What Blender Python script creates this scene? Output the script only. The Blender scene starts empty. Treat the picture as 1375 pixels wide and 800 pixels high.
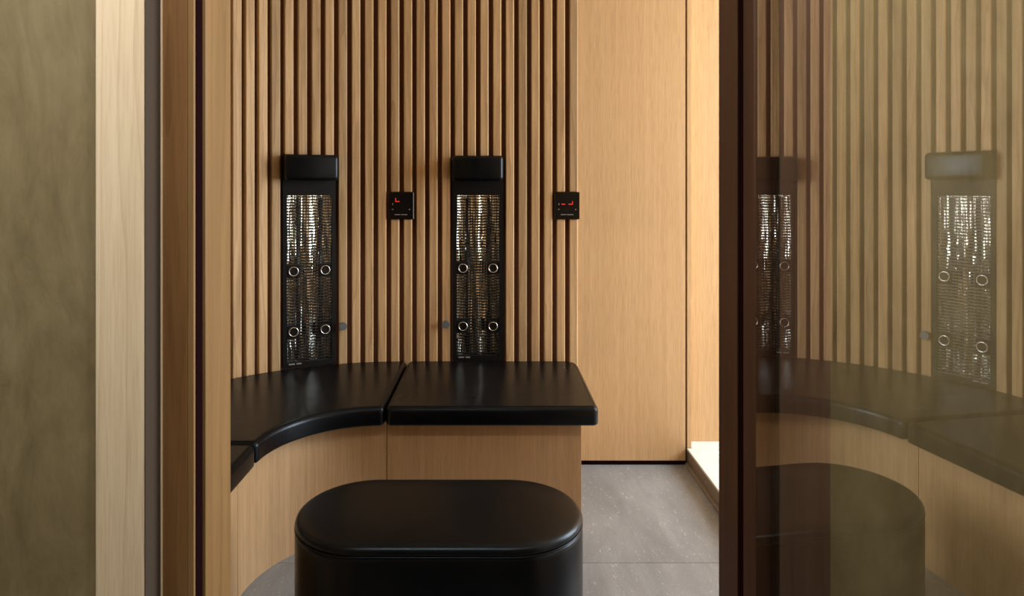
import bpy, bmesh, math, random
from mathutils import Vector, Matrix
random.seed(7)
S = bpy.context.scene
COL = S.collection
PI = math.pi

# ------------------------------------------------------------------ camera
F = 900.0                                   # focal length in pixels of a 1375 px wide frame
EYE = 1.215
cd = bpy.data.cameras.new('camera')
cam = bpy.data.objects.new('camera', cd); COL.objects.link(cam)
cam.location = (0, 0, EYE); cam.rotation_euler = (PI/2, 0, 0)
cd.sensor_width = 36.0; cd.lens = 36.0*F/1375.0
cd.shift_x = (687.5-662.0)/1375.0; cd.shift_y = -(400.0-255.0)/1375.0
cd.clip_start = 0.02
cd.dof.use_dof = True; cd.dof.focus_distance = 2.75; cd.dof.aperture_fstop = 9.0
S.camera = cam

# ------------------------------------------------------------------ world, lights, exposure
w = bpy.data.worlds.new('sky'); S.world = w; w.use_nodes = True
bg = w.node_tree.nodes['Background']; bg.inputs[0].default_value = (0.86, 0.93, 1.0, 1); bg.inputs[1].default_value = 1.0

def area(name, loc, rot, sx, sy, power, col):
    l = bpy.data.lights.new(name, 'AREA'); l.shape = 'RECTANGLE'; l.size = sx; l.size_y = sy
    l.energy = power; l.color = col
    o = bpy.data.objects.new(name, l); COL.objects.link(o); o.location = loc; o.rotation_euler = rot
    return o
# daylight through the tall window of the right-hand wall (faces -X)
area('window_daylight', (2.62, 2.38, 1.52), (0, PI/2, 0), 1.75, 1.1, 122, (0.90, 0.965, 1.0))
# unseen ceiling light of the corridor where the camera stands, plus a fill lamp
area('corridor_light_fill', (-0.8, 0.40, 2.42), (0, 0, 0), 1.8, 0.10, 31, (1.0, 0.96, 0.88))
area('corridor_light_fill', (0.98, 0.40, 2.42), (0, 0, 0), 0.9, 0.10, 41, (1.0, 0.96, 0.88))  # added fill lamp, brightens the plaster seen through the glass door

vs = S.view_settings
vs.view_transform = 'Standard'; vs.look = 'None'; vs.gamma = 1.0; vs.use_curve_mapping = False
vs.exposure = 0.0

# ------------------------------------------------------------------ materials
def lin(r, g, b):
    f = lambda c: (c/255/12.92) if c/255 <= .04045 else ((c/255+.055)/1.055)**2.4
    return (f(r), f(g), f(b), 1)

class Mat:
    def __init__(s, name):
        s.m = bpy.data.materials.new(name); s.m.use_nodes = True
        s.t = s.m.node_tree; s.b = s.t.nodes['Principled BSDF']
    def n(s, kind, **kw):
        x = s.t.nodes.new(kind)
        for k, v in kw.items(): setattr(x, k, v)
        return x
    def l(s, a, b): s.t.links.new(a, b)
    def coords(s, scale, rand=False, kind='Object'):
        tc = s.n('ShaderNodeTexCoord'); mp = s.n('ShaderNodeMapping')
        mp.inputs['Scale'].default_value = scale
        src = tc.outputs[kind]
        if rand:
            oi = s.n('ShaderNodeObjectInfo'); sc = s.n('ShaderNodeVectorMath', operation='SCALE')
            cx = s.n('ShaderNodeCombineXYZ')
            for i in range(3): s.l(oi.outputs['Random'], cx.inputs[i])
            s.l(cx.outputs[0], sc.inputs[0]); sc.inputs['Scale'].default_value = 37.0
            ad = s.n('ShaderNodeVectorMath', operation='ADD')
            s.l(src, ad.inputs[0]); s.l(sc.outputs[0], ad.inputs[1]); src = ad.outputs[0]
        s.l(src, mp.inputs[0]); return mp.outputs[0]
    def noise(s, vec, scale, detail=4, rough=.55, dist=0):
        x = s.n('ShaderNodeTexNoise'); s.l(vec, x.inputs['Vector'])
        x.inputs['Scale'].default_value = scale; x.inputs['Detail'].default_value = detail
        x.inputs['Roughness'].default_value = rough; x.inputs['Distortion'].default_value = dist
        return x.outputs['Fac']
    def ramp(s, fac, stops):
        x = s.n('ShaderNodeValToRGB'); s.l(fac, x.inputs[0]); e = x.color_ramp.elements
        while len(e) < len(stops): e.new(.5)
        for i, (p, c) in enumerate(stops): e[i].position = p; e[i].color = c
        return x.outputs[0]
    def mix(s, a, b, fac, blend='MIX'):
        x = s.n('ShaderNodeMix', data_type='RGBA', blend_type=blend)
        if isinstance(fac, (int, float)): x.inputs[0].default_value = fac
        else: s.l(fac, x.inputs[0])
        for v, i in ((a, 6), (b, 7)):
            if isinstance(v, tuple): x.inputs[i].default_value = v
            else: s.l(v, x.inputs[i])
        return x.outputs[2]
    def bump(s, h, strength, dist=.001):
        x = s.n('ShaderNodeBump'); s.l(h, x.inputs['Height'])
        x.inputs['Strength'].default_value = strength; x.inputs['Distance'].default_value = dist
        s.l(x.outputs[0], s.b.inputs['Normal'])

def plain(name, col, rough=.5, metal=0, spec=.5):
    m = Mat(name); m.b.inputs['Base Color'].default_value = col
    m.b.inputs['Roughness'].default_value = rough; m.b.inputs['Metallic'].default_value = metal
    m.b.inputs['Specular IOR Level'].default_value = spec
    return m.m

def wood(name, c_dark, c_mid, c_light, rand=False, rough=.45, fig=1.0, vary=.0, rings=.55, pores=.55, stretch=.06):
    """vertical grain: long figure, cathedral rings, fine pores"""
    m = Mat(name)
    v = m.coords((1, 1, stretch), rand)
    f1 = m.noise(v, 16*fig, 4, .6, 1.2)
    base = m.ramp(f1, [(.28, c_dark), (.5, c_mid), (.72, c_light)])
    v2 = m.coords((1, 1, .10), rand)
    wv = m.n('ShaderNodeTexWave', wave_type='RINGS', rings_direction='Z', wave_profile='SAW')
    m.l(v2, wv.inputs['Vector']); wv.inputs['Scale'].default_value = 9*fig
    wv.inputs['Distortion'].default_value = 9; wv.inputs['Detail'].default_value = 2
    wv.inputs['Detail Scale'].default_value = 1.1
    ring = m.ramp(wv.outputs['Fac'], [(.0, (1, 1, 1, 1)), (.8, (.93, .92, .90, 1)), (1, (.74, .69, .63, 1))])
    c = m.mix(base, ring, rings, 'MULTIPLY')
    v3 = m.coords((1, 1, .025), rand)
    pore = m.noise(v3, 420, 3, .6)
    pr = m.ramp(pore, [(.35, (.80, .78, .75, 1)), (.55, (1, 1, 1, 1))])
    c = m.mix(c, pr, pores, 'MULTIPLY')
    if vary:
        oi = m.n('ShaderNodeObjectInfo')
        wn = m.n('ShaderNodeTexWhiteNoise', noise_dimensions='1D'); m.l(oi.outputs['Random'], wn.inputs['W'])
        a = m.ramp(wn.outputs['Value'], [(0, (1-vary, 1-vary*.95, 1-vary*1.0, 1)), (.5, (1, .985, .95, 1)), (1, (1+vary*.3, 1+vary*.3, 1+vary*.3, 1))])
        c = m.mix(c, a, 1.0, 'MULTIPLY')
    m.l(c, m.b.inputs['Base Color']); m.b.inputs['Roughness'].default_value = rough
    m.b.inputs['Specular IOR Level'].default_value = .35
    m.bump(pore, .12, .0006)
    return m.m

M_SLAT = wood('oak slat', lin(166, 135, 99), lin(191, 158, 118), lin(208, 177, 136), True, .5, 1.5, .26, 1.0)
M_VENEER = wood('fine straight oak veneer', lin(197, 161, 118), lin(202, 167, 124), lin(208, 174, 132), False, .42, 4.0, 0, .05, .8, .012)
M_BASE = wood('bench oak veneer', lin(168, 136, 100), lin(177, 144, 107), lin(186, 153, 115), False, .45, 4.0, 0, .08, .8, .014)
M_PALE = wood('pale limed oak', lin(224, 204, 174), lin(234, 215, 186), lin(242, 224, 198), False, .55, 1.0)
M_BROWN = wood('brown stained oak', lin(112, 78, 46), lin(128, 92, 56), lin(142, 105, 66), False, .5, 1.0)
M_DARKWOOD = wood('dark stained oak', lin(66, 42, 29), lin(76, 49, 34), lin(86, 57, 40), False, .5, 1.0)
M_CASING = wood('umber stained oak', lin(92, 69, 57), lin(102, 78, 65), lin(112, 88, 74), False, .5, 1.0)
M_HONEY = wood('honey oak jamb', lin(128, 98, 60), lin(138, 107, 68), lin(148, 117, 77), False, .45, 1.0)
M_BACK = plain('brown backing board', lin(128, 84, 58), .8)
M_BLACK = plain('black lacquered metal', (.004, .004, .005, 1), .5, 0, .2)
M_RUBBER = plain('dark seal', (.012, .004, .005, 1), .9, 0, .0)
M_GREYBROWN = plain('grey brown bead and painted shade', lin(72, 61, 52), .8, 0, .1)  # stands for shade on the casing's side; also colours a bead
M_PANELGLASS = plain('black control glass', (.003, .003, .004, 1), .2, 0, .2)
M_GREYKNOB = plain('grey painted peg', lin(92, 98, 104), .45)
M_PRINT = plain('grey print', lin(150, 148, 145), .6)
M_TUBE = plain('dark quartz tube', (.03, .028, .03, 1), .12)
M_RING = plain('polished steel ring', (.55, .54, .52, 1), .25, 1)
M_WIRE = plain('black grille wire', (.010, .009, .009, 1), .4)
M_WHITEWALL = plain('white wall paint', lin(225, 218, 205), .8)
M_CEIL = plain('warm ceiling paint', lin(205, 188, 160), .8)

def leather():
    m = Mat('black leather'); v = m.coords((1, 1, 1))
    n1 = m.noise(v, 420, 3, .6); n2 = m.noise(v, 9, 3, .55)
    c = m.ramp(n2, [(.3, (.0020, .0019, .0025, 1)), (.75, (.0042, .0038, .0044, 1))])
    m.l(c, m.b.inputs['Base Color'])
    r = m.n('ShaderNodeMapRange'); m.l(n2, r.inputs[0]); r.inputs[3].default_value = .24; r.inputs[4].default_value = .35
    m.l(r.outputs[0], m.b.inputs['Roughness']); m.b.inputs['Specular IOR Level'].default_value = .28; m.b.inputs['Specular Tint'].default_value = (.66, .82, 1, 1)
    ad = m.n('ShaderNodeMath', operation='MULTIPLY_ADD'); m.l(n2, ad.inputs[0]); ad.inputs[1].default_value = 4.0; m.l(n1, ad.inputs[2])
    m.bump(ad.outputs[0], .16, .0012); return m.m
M_LEATHER = leather()

def plaster():
    m = Mat('olive trowelled plaster')
    tc = m.n('ShaderNodeTexCoord'); mp = m.n('ShaderNodeMapping'); mp.inputs['Rotation'].default_value = (0, math.radians(32), 0)
    mp.inputs['Scale'].default_value = (1.0, 1, .38); m.l(tc.outputs['Object'], mp.inputs[0])
    a = m.noise(mp.outputs[0], 10, 6, .66, 1.0); b = m.noise(mp.outputs[0], 38, 4, .6, .5)
    c = m.ramp(a, [(.3, lin(114, 101, 71)), (.48, lin(129, 115, 83)), (.7, lin(144, 131, 98))])
    d = m.ramp(b, [(.3, (.80, .79, .77, 1)), (.56, (1, 1, 1, 1))])
    m.l(m.mix(c, d, .6, 'MULTIPLY'), m.b.inputs['Base Color']); m.b.inputs['Roughness'].default_value = .75
    m.bump(b, .45, .003); return m.m
M_PLASTER = plaster()

def stone(name, c0, c1, c2):
    m = Mat(name)
    a = m.noise(m.coords((1.0, .30, 1), True), 7, 8, .68, .5)
    c = m.ramp(a, [(.3, c0), (.5, c1), (.7, c2)])
    fb = m.noise(m.coords((1.6, .55, 1), True), 85, 3, .55, .9)
    fl_ = m.ramp(fb, [(.0, (0, 0, 0, 1)), (.635, (0, 0, 0, 1)), (.69, (1, 1, 1, 1))])
    k = m.ramp(m.noise(m.coords((1, 1, 1), True), 6, 3, .5), [(.35, (.45, .45, .45, 1)), (.60, (1, 1, 1, 1))])
    msk = m.mix(fl_, k, 1.0, 'MULTIPLY')
    g = m.noise(m.coords((1, 1, 1)), 240, 3, .6)
    gr = m.ramp(g, [(.32, (.80, .80, .80, 1)), (.68, (1.10, 1.10, 1.10, 1))])
    c = m.mix(c, gr, .9, 'MULTIPLY')
    b = tuple(min(1, v*1.5) for v in c2[:3])+(1,)
    c = m.mix(c, b, msk)
    m.l(c, m.b.inputs['Base Color']); m.b.inputs['Roughness'].default_value = .5; m.bump(g, .1, .001)
    return m.m
M_TILE = stone('grey stone tile', lin(120, 121, 123), lin(134, 135, 137), lin(150, 151, 153))
M_DARKTILE = stone('dark corridor stone tile', lin(58, 54, 50), lin(68, 64, 60), lin(78, 74, 70))  # unseen tiles, made dark to cut reflections on the stool and light spill
M_GROUT = plain('grey grout', lin(112, 107, 102), .9)
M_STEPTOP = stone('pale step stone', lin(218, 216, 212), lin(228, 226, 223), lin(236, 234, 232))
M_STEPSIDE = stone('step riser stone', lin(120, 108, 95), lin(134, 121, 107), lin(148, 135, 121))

def chrome():
    m = Mat('wavy mirror reflector'); m.b.inputs['Base Color'].default_value = (.80, .80, .74, 1)
    m.b.inputs['Metallic'].default_value = 1; m.b.inputs['Roughness'].default_value = .06
    a = m.noise(m.coords((1, 1, .28), True), 42, 2, .5, .6)
    m.bump(a, .2, .004); return m.m
M_CHROME = chrome()

def led():
    m = Mat('red led segment'); m.b.inputs['Base Color'].default_value = (.3, .01, .01, 1)
    m.b.inputs['Emission Color'].default_value = (1, .045, .02, 1); m.b.inputs['Emission Strength'].default_value = .6
    return m.m
M_LED = led()

def glass(name, coated):
    m = Mat(name); t = m.t; t.nodes.remove(m.b); out = t.nodes['Material Output']
    tr = m.n('ShaderNodeBsdfTransparent'); gl = m.n('ShaderNodeBsdfGlossy'); mx = m.n('ShaderNodeMixShader')
    tr.inputs[0].default_value = (.74, .725, .665, 1) if coated else (.97, .97, .95, 1)
    gl.inputs['Roughness'].default_value = .012; gl.inputs['Color'].default_value = (1, .97, .90, 1)
    mx.inputs[0].default_value = .38 if coated else .0
    m.l(tr.outputs[0], mx.inputs[1]); m.l(gl.outputs[0], mx.inputs[2]); m.l(mx.outputs[0], out.inputs[0])
    return m.m
M_COAT = glass('mirror coated bronze glass', True)
M_CLEAR = glass('clear glass back face', False)

# ------------------------------------------------------------------ helpers
def mesh_of(name, bm, mats, smooth=False):
    bmesh.ops.recalc_face_normals(bm, faces=bm.faces)
    me = bpy.data.meshes.new(name); bm.to_mesh(me); bm.free()
    for m in (mats if isinstance(mats, (list, tuple)) else [mats]): me.materials.append(m)
    if smooth:
        for p in me.polygons: p.use_smooth = True
    return me
def obj(name, bm, mats, parent=None, smooth=False, loc=(0, 0, 0), rz=0):
    me = bm if isinstance(bm, bpy.types.Mesh) else mesh_of(name, bm, mats, smooth)
    o = bpy.data.objects.new(name, me); COL.objects.link(o)
    o.location = loc; o.rotation_euler = (0, 0, rz)
    if parent: o.parent = parent
    return o
def empty(name, loc=(0, 0, 0), rz=0):
    o = bpy.data.objects.new(name, None); COL.objects.link(o); o.location = loc; o.rotation_euler = (0, 0, rz)
    o.empty_display_size = .1
    return o
def tag(o, label=None, cat=None, group=None, kind=None):
    if label: o['label'] = label
    if cat: o['category'] = cat
    if group: o['group'] = group
    if kind: o['kind'] = kind
    return o
def box(bm, x0, x1, y0, y1, z0, z1, r=0, seg=2):
    g = bmesh.ops.create_cube(bm, size=1)['verts']
    bmesh.ops.scale(bm, vec=(x1-x0, y1-y0, z1-z0), verts=g)
    bmesh.ops.translate(bm, vec=((x0+x1)/2, (y0+y1)/2, (z0+z1)/2), verts=g)
    if r:
        es = list({e for v in g for e in v.link_edges})
        bmesh.ops.bevel(bm, geom=es, offset=r, segments=seg, affect='EDGES', profile=.5)
    return bm
def B(*a, **k): return box(bmesh.new(), *a, **k)
def cyl(bm, p0, p1, r, seg=14):
    p0, p1 = Vector(p0), Vector(p1); d = p1-p0
    mt = Matrix.Translation((p0+p1)/2) @ d.to_track_quat('Z', 'Y').to_matrix().to_4x4()
    bmesh.ops.create_cone(bm, cap_ends=True, segments=seg, radius1=r, radius2=r, depth=d.length, matrix=mt)
    return bm
def ccw(pts):
    a = sum(pts[i][0]*pts[(i+1) % len(pts)][1]-pts[(i+1) % len(pts)][0]*pts[i][1] for i in range(len(pts)))
    return pts if a > 0 else pts[::-1]
def offset(pts, d):
    """outline moved inward by d (counter-clockwise outline)"""
    n = len(pts); out = []
    for i in range(n):
        a, b, c = Vector(pts[i-1]), Vector(pts[i]), Vector(pts[(i+1) % n])
        e1 = (b-a).normalized(); e2 = (c-b).normalized()
        n1 = Vector((-e1.y, e1.x)); n2 = Vector((-e2.y, e2.x)); m = (n1+n2)
        m = m/max(m.length_squared/2, .25) if m.length > 1e-6 else n1
        out.append(tuple(b+m*d))
    return out
def round_poly(pts, radii, seg=6):
    """corner rounding of a polygon, one radius per corner"""
    out = []; n = len(pts)
    for i in range(n):
        a, b, c = Vector(pts[i-1]), Vector(pts[i]), Vector(pts[(i+1) % n]); r = radii[i]
        if r <= 0: out.append(tuple(b)); continue
        u = (a-b).normalized(); v = (c-b).normalized(); ang = u.angle(v); t = r/math.tan(ang/2)
        p, q = b+u*t, b+v*t; ctr = b+(u+v).normalized()*(r/math.sin(ang/2))
        a0 = math.atan2(p.y-ctr.y, p.x-ctr.x); a1 = math.atan2(q.y-ctr.y, q.x-ctr.x)
        da = (a1-a0+PI) % (2*PI)-PI
        for k in range(seg+1): out.append((ctr.x+r*math.cos(a0+da*k/seg), ctr.y+r*math.sin(a0+da*k/seg)))
    return out
def pad(pts, layers):
    """solid from an outline: layers = (inset, z) from bottom to top"""
    bm = bmesh.new(); pts = ccw(pts); rings = []
    for ins, z in layers:
        rings.append([bm.verts.new((x, y, z)) for x, y in (offset(pts, ins) if ins else pts)])
    n = len(pts)
    for a, b in zip(rings, rings[1:]):
        for i in range(n): bm.faces.new((a[i], a[(i+1) % n], b[(i+1) % n], b[i]))
    caps = [bm.faces.new(rings[0][::-1]), bm.faces.new(rings[-1])]
    bmesh.ops.triangulate(bm, faces=caps, ngon_method='BEAUTY')
    return bm
def tube_loop(bm, pts, r, seg=6, closed=True):
    n = len(pts); rings = []
    for i in range(n):
        p = Vector(pts[i]); a = Vector(pts[i-1] if (closed or i) else pts[i]); c = Vector(pts[(i+1) % n] if (closed or i < n-1) else pts[i])
        t = (c-a).normalized(); u = Vector((0, 0, 1)); s_ = t.cross(u).normalized(); u = s_.cross(t)
        rings.append([bm.verts.new(p+(s_*math.cos(k*2*PI/seg)+u*math.sin(k*2*PI/seg))*r) for k in range(seg)])
    for i in range(n if closed else n-1):
        a, b = rings[i], rings[(i+1) % n]
        for k in range(seg): bm.faces.new((a[k], a[(k+1) % seg], b[(k+1) % seg], b[k]))
    return bm
def torus(bm, R, r, mt, n=28, m=8):
    vs_ = [[bm.verts.new(mt @ Vector(((R+r*math.cos(j*2*PI/m))*math.cos(i*2*PI/n), r*math.sin(j*2*PI/m), (R+r*math.cos(j*2*PI/m))*math.sin(i*2*PI/n)))) for j in range(m)] for i in range(n)]
    for i in range(n):
        for j in range(m): bm.faces.new((vs_[i][j], vs_[(i+1) % n][j], vs_[(i+1) % n][(j+1) % m], vs_[i][(j+1) % m]))
    return bm

# ------------------------------------------------------------------ plan of the room
CX, CY, RB = -.375, 1.9875, .960            # centre of the rounded corner, radius at the slat faces
YB = CY+RB                                  # face of the straight slat wall
RF, RBASE = .326, .382                      # front of the cushions, front of the bench base
PITCH, PITCH2 = .0561, .0525
SLAT_W, SLAT_D = .0368, .036
CEIL = 2.45
X_END = .3826                               # right-hand boundary of slat 0
def along(s):
    """point, facing angle at arc length s from X_END leftwards along the slat faces"""
    L1 = X_END-CX
    if s <= L1: return X_END-s, YB, 0.0
    a = (s-L1)/RB
    if a <= PI/2: return CX-RB*math.sin(a), CY+RB*math.cos(a), a
    return CX-RB, CY-(s-L1-RB*PI/2), PI/2
def bound(i): return i*PITCH if i <= 23 else 23*PITCH+(i-23)*PITCH2

# ------------------------------------------------------------------ floor
fl = tag(obj('floor', B(-1.9, 2.5, -1.9, 3.3, -.06, -.004), M_GROUT), 'grey stone tiled floor under the bench and stool', kind='structure')
T = .90; tm = mesh_of('floor_tile', B(-T/2+.001, T/2-.001, -T/2+.001, T/2-.001, -.012, 0, r=.0012, seg=1), M_TILE)
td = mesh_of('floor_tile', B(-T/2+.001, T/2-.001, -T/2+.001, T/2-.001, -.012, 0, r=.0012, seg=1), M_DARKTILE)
for i in range(-2, 3):
    for j in range(-4, 2):
        x, y = .115+T*i+T/2, 2.185+T*j+T/2
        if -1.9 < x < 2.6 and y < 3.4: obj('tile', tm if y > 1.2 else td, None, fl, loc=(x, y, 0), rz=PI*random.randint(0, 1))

# ------------------------------------------------------------------ back wall: backing and slats
bm = bmesh.new(); path = []
path.append((X_END-.014, YB+SLAT_D)); path.append((CX, YB+SLAT_D))
for k in range(1, 25):
    a = PI/2*k/24; path.append((CX-(RB+SLAT_D)*math.sin(a), CY+(RB+SLAT_D)*math.cos(a)))
path.append((CX-RB-SLAT_D, 1.22))
def thick_wall(path, th, z0, z1):
    bm = bmesh.new(); outer = []
    for i, p in enumerate(path):
        a = Vector(path[max(i-1, 0)]); c = Vector(path[min(i+1, len(path)-1)]); t = (c-a).normalized()
        outer.append((p[0]+t.y*th, p[1]-t.x*th))
    for i in range(len(path)-1):
        q = [path[i], path[i+1], outer[i+1], outer[i]]
        lo = [bm.verts.new((x, y, z0)) for x, y in q]; hi = [bm.verts.new((x, y, z1)) for x, y in q]
        for k in range(4): bm.faces.new((lo[k], lo[(k+1) % 4], hi[(k+1) % 4], hi[k]))
        bm.faces.new(lo); bm.faces.new(hi)
    bmesh.ops.remove_doubles(bm, verts=bm.verts, dist=1e-5)
    return bm
wb = tag(obj('wall_back', thick_wall(path, .10, 0, CEIL), M_BACK), 'vertical oak slat wall curving round the corner behind the bench', kind='structure')

SL = {}
def slat_mesh(h):
    h = round(h, 4)
    if h not in SL: SL[h] = mesh_of('slat', B(-SLAT_W/2, SLAT_W/2, 0, SLAT_D-.0005, 0, h, r=.0042, seg=3), M_SLAT)
    return SL[h]
HEATER_TOP, PANEL_Z = 1.362, 1.146
PAN_H = .118
HEATERS = {6: 'r', 19: 'm', 33: 'l'}
heater_idx = {i+k for i in HEATERS for k in range(4)}
panel_idx = {0, 1, 13, 14}
def mid(i): return (bound(i)+bound(i+1))/2
N_SLATS = 52
for i in range(N_SLATS):
    x, y, a = along(mid(i))
    if y < 1.27: break
    spans = [(.36, CEIL-.002)]
    if i in heater_idx: spans = [(.36, .4560), (HEATER_TOP+.002, CEIL-.002)]
    if i in panel_idx: spans = [(.36, PANEL_Z-PAN_H/2-.001), (PANEL_Z+PAN_H/2+.001, CEIL-.002)]
    for z0, z1 in spans: obj('slat', slat_mesh(z1-z0), None, wb, loc=(x, y, z0), rz=a)

# smooth panels right of the slats
XP = X_END-.012
X_POST = .8555
YP = YB+.012
wp = tag(obj('wall_right_return', B(XP-.002, 2.5, YP+.10, YP+.20, 0, CEIL), M_BACK), 'smooth oak panelled wall beyond the end of the slats', kind='structure')
obj('panel', B(XP, X_POST-.006, YP, YP+.098, .021, CEIL), M_VENEER, wp)
obj('batten', B(X_POST+.003, X_POST+.021, YP+.002, YP+.098, .077, CEIL), M_VENEER, wp)
obj('panel', B(X_POST+.021, 2.45, YP+.078, YP+.0985, .076, CEIL), M_VENEER, wp)
tag(obj('baseboard_back', B(XP, X_POST-.003, YP+.006, YP+.098, 0, .0195), M_RUBBER), 'thin black plinth under the smooth oak panel', kind='structure')

# ------------------------------------------------------------------ raised stone step under the window
st = tag(empty('step_platform', (X_POST, 2.0, 0)), 'raised pale stone step along the bright window', 'step', kind='structure')
def sub(x0, x1, y0, y1, z0, z1, **k): return B(x0-X_POST, x1-X_POST, y0-2.0, y1-2.0, z0, z1, **k)
obj('riser', sub(X_POST+.004, 2.3, 1.24, YP+.075, 0, .066), M_STEPSIDE, st)
obj('tread', sub(X_POST, 2.3, 1.24, YP-.001, .066, .076, r=.0015, seg=1), M_STEPTOP, st)
obj('tread', sub(X_POST+.022, 2.3, YP-.0008, YP+.0775, .066, .076), M_STEPTOP, st)
obj('ledge', sub(X_POST-.009, X_POST+.004, 1.24, YP-.004, 0, .012, r=.002, seg=1), M_STEPSIDE, st)

# ------------------------------------------------------------------ remaining shell of the room and of the corridor
ce = tag(obj('ceiling', B(-1.9, 2.5, -1.9, 3.3, CEIL, CEIL+.1), M_CEIL), 'plain ceiling', kind='structure')
wr = tag(empty('wall_right', (2.3, 2.1, 0)), 'side wall with a tall window', kind='structure')
def wr_part(name, y0, y1, z0, z1): obj(name, B(0, .15, y0-2.1, y1-2.1, z0, z1), M_WHITEWALL, wr)
wr_part('pier', 1.232, 1.80, 0, CEIL); wr_part('pier', 2.95, 3.06, 0, CEIL)
wr_part('apron', 1.80, 2.95, 0, .60); wr_part('lintel', 1.80, 2.95, 2.36, CEIL)
wn = tag(empty('window_1', (2.33, 2.375, 0)), 'tall oak window frame in the side wall', kind='structure')
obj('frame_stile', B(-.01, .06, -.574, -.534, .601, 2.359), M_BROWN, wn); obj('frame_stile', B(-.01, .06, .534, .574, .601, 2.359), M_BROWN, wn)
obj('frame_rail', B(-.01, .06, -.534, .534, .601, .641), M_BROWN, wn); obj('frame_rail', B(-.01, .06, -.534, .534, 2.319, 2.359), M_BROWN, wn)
XL, XR = -.482, .415                        # clear width of the doorway
wf = tag(empty('wall_front', (0, 1.05, 0)), 'olive trowelled plaster wall around the doorway', kind='structure')
def wfp(name, x0, x1, y0, y1, z0, z1, m=M_PLASTER): return obj(name, B(x0, x1, y0-1.05, y1-1.05, z0, z1), m, wf)
wfp('plaster_face', -1.9, -.541, 1.050, 1.225, 0, CEIL); wfp('plaster_face', .452, 2.45, 1.050, 1.225, 0, CEIL)
wfp('plaster_face', -.541, .452, 1.050, 1.225, 2.06, CEIL)
wfp('inner_lining', -1.34, XL-.001, 1.2255, 1.2318, 0, CEIL, M_VENEER); wfp('inner_lining', XR+.001, 2.30, 1.2255, 1.2318, 0, CEIL, M_VENEER)
wl = tag(obj('wall_corridor_left', B(-1.9, -1.8, -1.9, 1.05, 0, CEIL), M_PLASTER), 'corridor side wall', kind='structure')
tag(obj('wall_corridor_right', B(1.5, 1.6, -1.9, 1.05, 0, CEIL), M_PLASTER), 'corridor side wall', kind='structure')
tag(obj('wall_corridor_rear', B(-1.9, 1.6, -2.0, -1.9, 0, CEIL), M_PLASTER), 'corridor end wall', kind='structure')

# ------------------------------------------------------------------ door casing and jamb linings
tl = tag(empty('trim_1', (-.54, 1.04, 0)), 'pale oak casing and stepped jamb beside the olive plaster', kind='structure')
def tp(name, x0, x1, y0, y1, m, z1=2.06, r=0): return obj(name, B(x0+.54, x1+.54, y0-1.04, y1-1.04, 0, z1, r=r, seg=2), m, tl)
tp('casing', -.617, -.5412, 1.040, 1.0495, M_PALE, r=.0015)
tp('shaded_return', -.5411, -.5396, 1.0405, 1.0880, M_GREYBROWN)  # side of the pale casing, its shade put into the grey colour
tp('edge_bead', -.5411, -.5388, 1.0882, 1.0930, M_PALE)
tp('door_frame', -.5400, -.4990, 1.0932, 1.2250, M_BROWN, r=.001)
tp('frame_bead', -.4988, -.4885, 1.0942, 1.1010, M_HONEY, r=.001)
tp('door_seal', -.4988, -.4872, 1.1012, 1.1240, M_RUBBER)
tp('inner_jamb', -.4988, XL, 1.1242, 1.2315, M_HONEY, r=.001)
tr_ = tag(empty('trim_2', (.44, 1.04, 0)), 'dark oak jamb and casing behind the glass door', kind='structure')
def tq(name, x0, x1, y0, y1, m): return obj(name, B(x0-.44, x1-.44, y0-1.04, y1-1.04, 0, 2.06), m, tr_)
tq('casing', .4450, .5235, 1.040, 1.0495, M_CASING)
tq('edge_bead', .4438, .4449, 1.039, 1.050, M_GREYBROWN)
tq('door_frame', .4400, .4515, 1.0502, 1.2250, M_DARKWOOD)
tq('door_seal', .4165, .4398, 1.0960, 1.1390, M_RUBBER)
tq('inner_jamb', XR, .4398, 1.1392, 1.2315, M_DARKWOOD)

# ------------------------------------------------------------------ open glass door
GA, GD = math.radians(5.3), .507            # the mirror plane: x cos + y sin = GD
hy = 1.0885; hx = (GD-hy*math.sin(GA))/math.cos(GA)
dr = tag(empty('door_1', (hx, hy, 0), GA), 'open reflective glass door in a dark oak frame', kind='structure')
# local: door runs along -y, room face towards -x at x = 0
DW, DH = .86, 2.04
def dp(name, x0, x1, y0, y1, z0, z1, m): return obj(name, B(x0, x1, y0, y1, z0, z1, r=.001, seg=1), m, dr)
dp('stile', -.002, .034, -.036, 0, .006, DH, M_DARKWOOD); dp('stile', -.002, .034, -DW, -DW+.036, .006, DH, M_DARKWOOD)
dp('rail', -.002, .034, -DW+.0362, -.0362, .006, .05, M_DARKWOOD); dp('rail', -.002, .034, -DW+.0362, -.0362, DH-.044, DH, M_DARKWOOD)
bm = B(0, .008, -DW+.0362, -.0362, .0505, DH-.0445)
bm.faces.ensure_lookup_table()
bmesh.ops.recalc_face_normals(bm, faces=bm.faces)
for f in bm.faces: f.material_index = 0 if f.normal.x < -.9 else 1
gp = obj('glass_pane', bm, [M_COAT, M_CLEAR], dr); gp['label'] = 'bronze tinted mirror-like glass'

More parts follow.
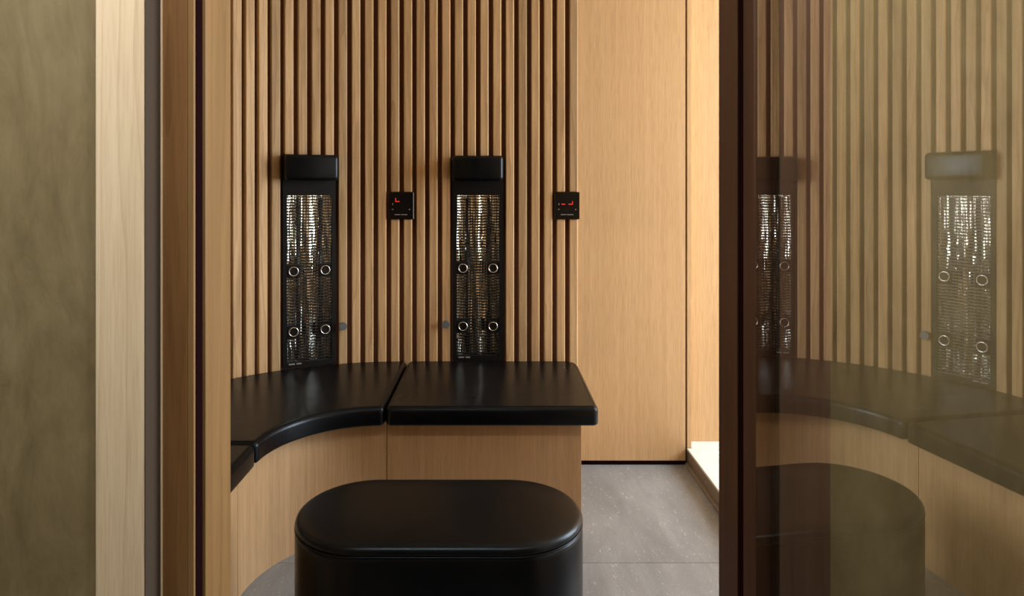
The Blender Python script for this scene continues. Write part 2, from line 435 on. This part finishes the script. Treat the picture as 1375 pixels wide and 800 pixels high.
# ------------------------------------------------------------------ bench base
be = tag(empty('bench', (CX, CY+RBASE, 0)), 'built-in curved oak bench carrying black leather cushions', 'bench')
ox, oy = CX, CY+RBASE
BH = .399; XBR = .312
def bpart(name, bm, m=M_BASE, label=None):
    bmesh.ops.translate(bm, vec=(-ox, -oy, 0), verts=bm.verts); return obj(name, bm, m, be)
bpart('front_panel', B(CX+.0012, XBR, CY+RBASE, CY+RBASE+.018, 0, BH-.012, r=.0006, seg=1))
bpart('end_panel', B(XBR-.018, XBR, CY+RBASE+.0185, YB-.002, 0, BH-.012))
def arc_solid(r0, r1, a0, a1, z0, z1, n=40):
    bm = bmesh.new(); R = []
    for k in range(n+1):
        a = a0+(a1-a0)*k/n
        R.append([bm.verts.new((CX+r*math.cos(a), CY+r*math.sin(a), z)) for r, z in ((r0, z0), (r1, z0), (r1, z1), (r0, z1))])
    for p, q in zip(R, R[1:]):
        for k in range(4): bm.faces.new((p[k], p[(k+1) % 4], q[(k+1) % 4], q[k]))
    bm.faces.new(R[0]); bm.faces.new(R[-1]); return bm
E_ = .0012/RBASE
o = bpart('curved_panel', arc_solid(RBASE, RBASE+.018, PI/2+E_, PI-E_, 0, BH-.012))
bpart('front_panel', B(CX-RBASE-.018, CX-RBASE, 1.245, CY-.0012, 0, BH-.012, r=.0006, seg=1))
bpart('seat_board', arc_solid(RBASE-.004, RB-.003, PI/2, PI, BH-.0118, BH-.0005))
bpart('seat_board', B(CX+.0005, XBR+.002, CY+RBASE-.004, YB-.003, BH-.0118, BH-.0005))
bpart('seat_board', B(CX-RB+.003, CX-RBASE+.004, 1.245, CY-.0005, BH-.0118, BH-.0005))

# ------------------------------------------------------------------ cushions
Z0, Z1 = BH, .465
RT, RU = .018, .010
def add_cushion(loc, bm, outline, label):
    o = tag(obj('seat_cushion', bm, M_LEATHER, smooth=True, loc=loc), label, 'cushion', 'black leather seat cushions on the curved bench')
    for ins, z in ((.0030, Z1-Z0-.0088), (.0130, Z1-Z0-.0004)):
        obj('seam', tube_loop(bmesh.new(), [(x, y, z) for x, y in offset(outline, ins)], .0011, 6), M_LEATHER, o, smooth=True)
    return o
def cushion(outline, label):
    pts = ccw(outline)
    lay = [(RU*(1-math.sin(t)), Z0+RU*(1-math.cos(t))) for t in (0, .4, .8, 1.2, PI/2)]
    lay += [(RT*(1-math.cos(t)), Z1-RT*(1-math.sin(t))) for t in (0, .3, .6, .9, 1.2, PI/2)]+[(RT+.003, Z1)]
    cx = sum(p[0] for p in pts)/len(pts); cy = sum(p[1] for p in pts)/len(pts)
    loc = [(x-cx, y-cy) for x, y in pts]
    return add_cushion((cx, cy, Z0), pad(loc, [(i, z-Z0) for i, z in lay]), loc, label)
def densify(pts, step=.05):
    out = []
    for i, p in enumerate(pts):
        q = pts[(i+1) % len(pts)]; d = math.dist(p, q); n = max(1, int(d/step))
        for k in range(n): out.append((p[0]+(q[0]-p[0])*k/n, p[1]+(q[1]-p[1])*k/n))
    return out
yf = CY+RF
cushion(densify(round_poly([(CX+.003, yf), (.366, yf), (.366, YB-.003), (CX+.003, YB-.003)], [.022, .022, .06, .022], 8)),
        'straight black leather seat cushion at the open end of the bench')
ri, ro = RF, RB-.003
def curved_cushion(label, n=56):
    """swept along the corner arc, both ends rounded off and cut along the seams"""
    px, py = CX-.40, CY+.40
    H = Z1-Z0; gap = .003
    ts = [RT*(1-math.cos(k*PI/2/5)) for k in range(6)]          # distances from an end face
    stations = [(t, RT-math.sqrt(max(RT*RT-(RT-t)**2, 0)), 0) for t in ts]
    stations += [(None, 0, k/n) for k in range(1, n)]
    stations += [(t, RT-math.sqrt(max(RT*RT-(RT-t)**2, 0)), 1) for t in reversed(ts)]
    def section(ins):
        rt, ru = max(RT-ins, .0005), max(RU-ins, .0005); a, b, lo, hi = ri+ins, ro-ins, ins*.6, H-ins
        q = []
        for (cx, cz, rad, a0) in ((a+ru, lo+ru, ru, PI), (b-ru, lo+ru, ru, 1.5*PI), (b-rt, hi-rt, rt, 0), (a+rt, hi-rt, rt, PI/2)):
            q += [(cx+rad*math.cos(a0+k*PI/2/5), cz+rad*math.sin(a0+k*PI/2/5)) for k in range(6)]
            if a0 == 0: q += [(b-rt-(b-a-2*rt)*k/5, hi) for k in (.05, 1, 2, 3, 4, 4.95)]
        return q
    bm = bmesh.new(); R = []
    for t, ins, u in stations:
        ring = []
        for r_, z in section(ins):
            d0, d1 = math.asin(gap/r_), math.asin(gap/r_)
            e = math.asin(RT/r_)
            if t is not None: a = (PI/2+d0+math.asin(t/r_)) if u == 0 else (PI-d1-math.asin(t/r_))
            else: a = (PI/2+d0+e)+(PI/2-d0-d1-2*e)*u
            ring.append(bm.verts.new((CX+r_*math.cos(a)-px, CY+r_*math.sin(a)-py, z)))
        R.append(ring)
    for p, q in zip(R, R[1:]):
        for k in range(len(p)): bm.faces.new((p[k], p[(k+1) % len(p)], q[(k+1) % len(p)], q[k]))
    bm.faces.new(R[0]); bm.faces.new(R[-1])
    def pol(r_, a): return (CX+r_*math.cos(a)-px, CY+r_*math.sin(a)-py)
    m = 64; out = []
    a0, a1 = PI/2+math.asin(.012/ri), PI-math.asin(.012/ri)
    out += [pol(ri, a0+(a1-a0)*k/m) for k in range(m+1)]
    out += [(CX-ri-.010-(ro-ri-.02)*k/14-px, CY+gap-py) for k in range(15)]
    b1, b0 = PI-math.asin(.012/ro), PI/2+math.asin(.012/ro)
    out += [pol(ro, b1+(b0-b1)*k/m) for k in range(m+1)]
    out += [(CX-gap-px, CY+ro-.010-(ro-ri-.02)*k/14-py) for k in range(15)]
    return add_cushion((px, py, Z0), bm, ccw(out), label)
curved_cushion('curved black leather seat cushion filling the rounded corner of the bench')
cushion(densify(round_poly([(CX-ro, 1.25), (CX-ri, 1.25), (CX-ri, CY-.003), (CX-ro, CY-.003)], [.02, .022, .022, .022], 6)),
        'black leather seat cushion mostly hidden by the honey oak door jamb')

# ------------------------------------------------------------------ stool
ot = tag(empty('ottoman', (-.142, 1.790, 0)), 'oblong black leather stool with rounded ends in front of the bench', 'stool')
hl, rr, OH = .185, .195, .370
def stadium(hl, r, n=28):
    return [(hl+r*math.cos(-PI/2+PI*k/n), r*math.sin(-PI/2+PI*k/n)) for k in range(n+1)]+[(-hl+r*math.cos(PI/2+PI*k/n), r*math.sin(PI/2+PI*k/n)) for k in range(n+1)]
sp = []
base_st = stadium(hl, rr); 
sp = [p for p in densify(base_st, .04)]
obj('body', pad(sp, [(.006, 0), (.001, .004), (0, .02), (0, OH-.045), (.002, OH-.035), (.008, OH-.031)]), M_LEATHER, ot, smooth=True)
lay = [(.010, OH-.031), (.003, OH-.0295), (0, OH-.024)]+[(.018*(1-math.cos(t)), OH-.006-.018*(1-math.sin(t))) for t in (0.1, .4, .7, 1.0, 1.3)]+[(.024, OH-.0045), (.05, OH-.002), (.09, OH), (.13, OH+.001)]
obj('top_pad', pad(sp, lay), M_LEATHER, ot, smooth=True)
obj('piping', tube_loop(bmesh.new(), [(x, y, OH-.0310) for x, y in offset(ccw(sp), .0015)], .0022), M_LEATHER, ot, smooth=True)

# ------------------------------------------------------------------ infrared heaters
HW = 4*PITCH-.004
ZB = .4665                                   # heater frame starts just above the seat board
G0, G1 = .482, 1.192                         # wire grille from the seat to under the headrest
def make_heater_meshes():
    M = {}
    bm = bmesh.new(); h = HW/2; b = .017; ZB = 0.4665
    box(bm, -h, -h+b, -.004, .033, ZB, HEATER_TOP); box(bm, h-b, h, -.004, .033, ZB, HEATER_TOP)
    box(bm, -h+b, h-b, -.004, .033, G1, HEATER_TOP); box(bm, -h+b, h-b, -.004, .033, ZB, G0+.004)
    M['frame'] = mesh_of('frame', bm, M_BLACK)
    bm = bmesh.new(); w2 = h-b; rows = 56; cols = 112; g = []
    def prof(x):
        q = w2/2; u = (abs(x)-q)/q
        return .009+.018*(1-u*u) + .0010*math.cos(x*2*PI/.024) + .0008*math.cos(x*2*PI/.0118+1)
    for j in range(rows+1):
        z = G0+(G1-G0)*j/rows
        g.append([bm.verts.new((-w2+2*w2*i/cols, prof(-w2+2*w2*i/cols)+.0012*math.sin(z*31+i*.35)+.001*math.sin(z*17-i*.9), z)) for i in range(cols+1)])
    for j in range(rows):
        for i in range(cols): bm.faces.new((g[j][i], g[j][i+1], g[j+1][i+1], g[j+1][i]))
    M['reflector'] = mesh_of('reflector', bm, M_CHROME, True)
    bm = cyl(bmesh.new(), (0, 0, 0), (0, 0, G1-G0-.02), .0065, 14); M['tube'] = mesh_of('tube', bm, M_TUBE, True)
    bm = bmesh.new(); nw = 57
    for k in range(nw):
        z = G0+.006+(G1-G0-.012)*k/(nw-1); box(bm, -w2, w2, .0005, .0035, z-.0025, z+.0025)
    for x in (-w2+.012, -.062, -.036, -.014, .014, .036, .062, w2-.012): box(bm, x-.0009, x+.0009, .0036, .0056, G0, G1)
    M['grille'] = mesh_of('grille', bm, M_WIRE)
    bm = box(bmesh.new(), -.026, .026, -.002, .012, -.027, .027, r=.002, seg=1); M['holder'] = mesh_of('tube_holder', bm, M_BLACK)
    bm = torus(bmesh.new(), .0185, .0028, Matrix.Translation((0, -.0035, 0))); M['ring'] = mesh_of('ring', bm, M_RING, True)
    bm = bmesh.new()
    x = -w2+.008
    for wd in ([.0042]*6, [.0042]*5):
        for ww in wd: box(bm, x, x+ww*.72, -.0049, -.0040, G0-.0035, G0+.0015); x += ww
        x += .006
    M['print'] = mesh_of('lettering', bm, M_PRINT)
    # padded headrest, origin at its back centre
    bm = box(bmesh.new(), -h+.000, h-.000, -.070, 0, -.054, .054, r=.016, seg=4)
    for v in bm.verts:
        if v.co.y < -.02:
            k = (1-(v.co.x/h)**2)*(1-(v.co.z/.054)**2); v.co.y -= .006*max(k, 0)
    M['pad'] = mesh_of('headrest', bm, M_LEATHER, True)
    bm = cyl(bmesh.new(), (0, 0, 0), (0, -.008, 0), .010); cyl(bm, (0, -.008, 0), (0, -.020, 0), .0165, 20)
    M['peg'] = mesh_of('wall_peg', bm, M_GREYKNOB)
    return M
HM = make_heater_meshes()
HL = {6: ('infrared heater panel on the straight slats beside the smooth oak panel', 'black leather headrest over the heater nearest the smooth oak panel', 'grey round peg on the slat beside the heater nearest the smooth oak panel'),
      19: ('infrared heater panel on the curved slats above the curved cushion', 'black leather headrest over the heater on the curved slats above the curved cushion', 'grey round peg on the slat beside the curved-wall heater, under the first control panel'),
      33: ('infrared heater panel seen only as a reflection in the glass door', 'black leather headrest seen only as a full reflection in the glass door', 'grey round peg seen only as a reflection in the glass door')}
for i in HEATERS:
    x, y, a = along((bound(i)+bound(i+4))/2)
    h = tag(empty('infrared_heater', (x, y, ZB), a), HL[i][0], 'heater', 'infrared heaters let into the slat wall')
    dz = (0, 0, -ZB)
    obj('frame', HM['frame'], None, h, loc=dz); rf = obj('reflector', HM['reflector'], None, h, loc=dz)
    for sx in (-1, 1): obj('tube', HM['tube'], None, rf, loc=(sx*.0475, .0155, G0+.01))
    g = obj('grille', HM['grille'], None, h, loc=dz); g['kind'] = 'stuff'
    for zz in (.616, .871):
        for sx in (-1, 1):
            p = obj('tube_holder', HM['holder'], None, h, loc=(sx*.066, 0, zz-ZB)); obj('ring', HM['ring'], None, p)
    obj('lettering', HM['print'], None, h, loc=dz)
    # headrest mounted on the frame
    off = Vector((math.sin(-a)*-1, -math.cos(a), 0))
    n_ = Vector((math.sin(a), -math.cos(a), 0))
    tag(obj('headrest', HM['pad'], None, loc=(x+n_.x*.0045, y+n_.y*.0045, 1.309), rz=a), HL[i][1], 'headrest', 'headrests over the infrared heaters')
    j = {6: 10, 19: 18, 33: 32}[i]
    x, y, a = along(mid(j)); n_ = Vector((math.sin(a), -math.cos(a), 0))
    tag(obj('wall_peg', HM['peg'], None, loc=(x+n_.x*.0004, y+n_.y*.0004, .627), rz=a), HL[i][2], 'peg', 'round grey pegs on the slats')

# ------------------------------------------------------------------ control panels
def control(i0, label, segs):
    x, y, a = along((bound(i0)+bound(i0+2))/2)
    n_ = Vector((math.sin(a), -math.cos(a), 0))
    r = tag(empty('control_panel', (x, y, PANEL_Z), a), label, 'control panel', 'black control panels on the slat wall')
    W = 2*PITCH-.0055; H2 = PAN_H/2
    obj('backing_block', B(-W/2-.001, W/2+.001, -.0005, SLAT_D-.001, -H2, H2), M_SLAT, r)
    obj('glass_face', B(-W/2, W/2, -.007, -.0006, -H2, H2, r=.001, seg=1), M_PANELGLASS, r)
    bm = bmesh.new()
    for sx0, sx1, sz0, sz1 in segs: box(bm, sx0, sx1, -.0077, -.0069, sz0, sz1)
    obj('led_display', bm, M_LED, r)
    bm = bmesh.new(); xx = -.029
    for cnt in (6, 6):
        for k in range(cnt): box(bm, xx, xx+.0033, -.0074, -.0069, -.0410, -.0375); xx += .0044
        xx += .003
    obj('lettering', bm, M_PRINT, r)
    bm = bmesh.new()
    box(bm, -.0385, -.0360, -.0074, -.0069, .003, .011); box(bm, -.042, -.034, -.0074, -.0069, -.017, -.0150); box(bm, .033, .040, -.0074, -.0069, -.0170, -.0150); box(bm, .0355, .0375, -.0074, -.0069, -.0195, -.0150)
    o = obj('symbol', bm, M_PRINT, r); o['kind'] = 'stuff'
control(13, 'black control panel between the two heaters, showing one red corner segment',
        [(-.026, -.0225, .018, .034), (-.026, -.008, .0165, .0205)])
control(0, 'black control panel at the slat end, showing a red dash and hook',
        [(-.026, -.010, .0045, .0085), (.005, .023, .0045, .0085), (.0205, .0240, .0085, .020)])
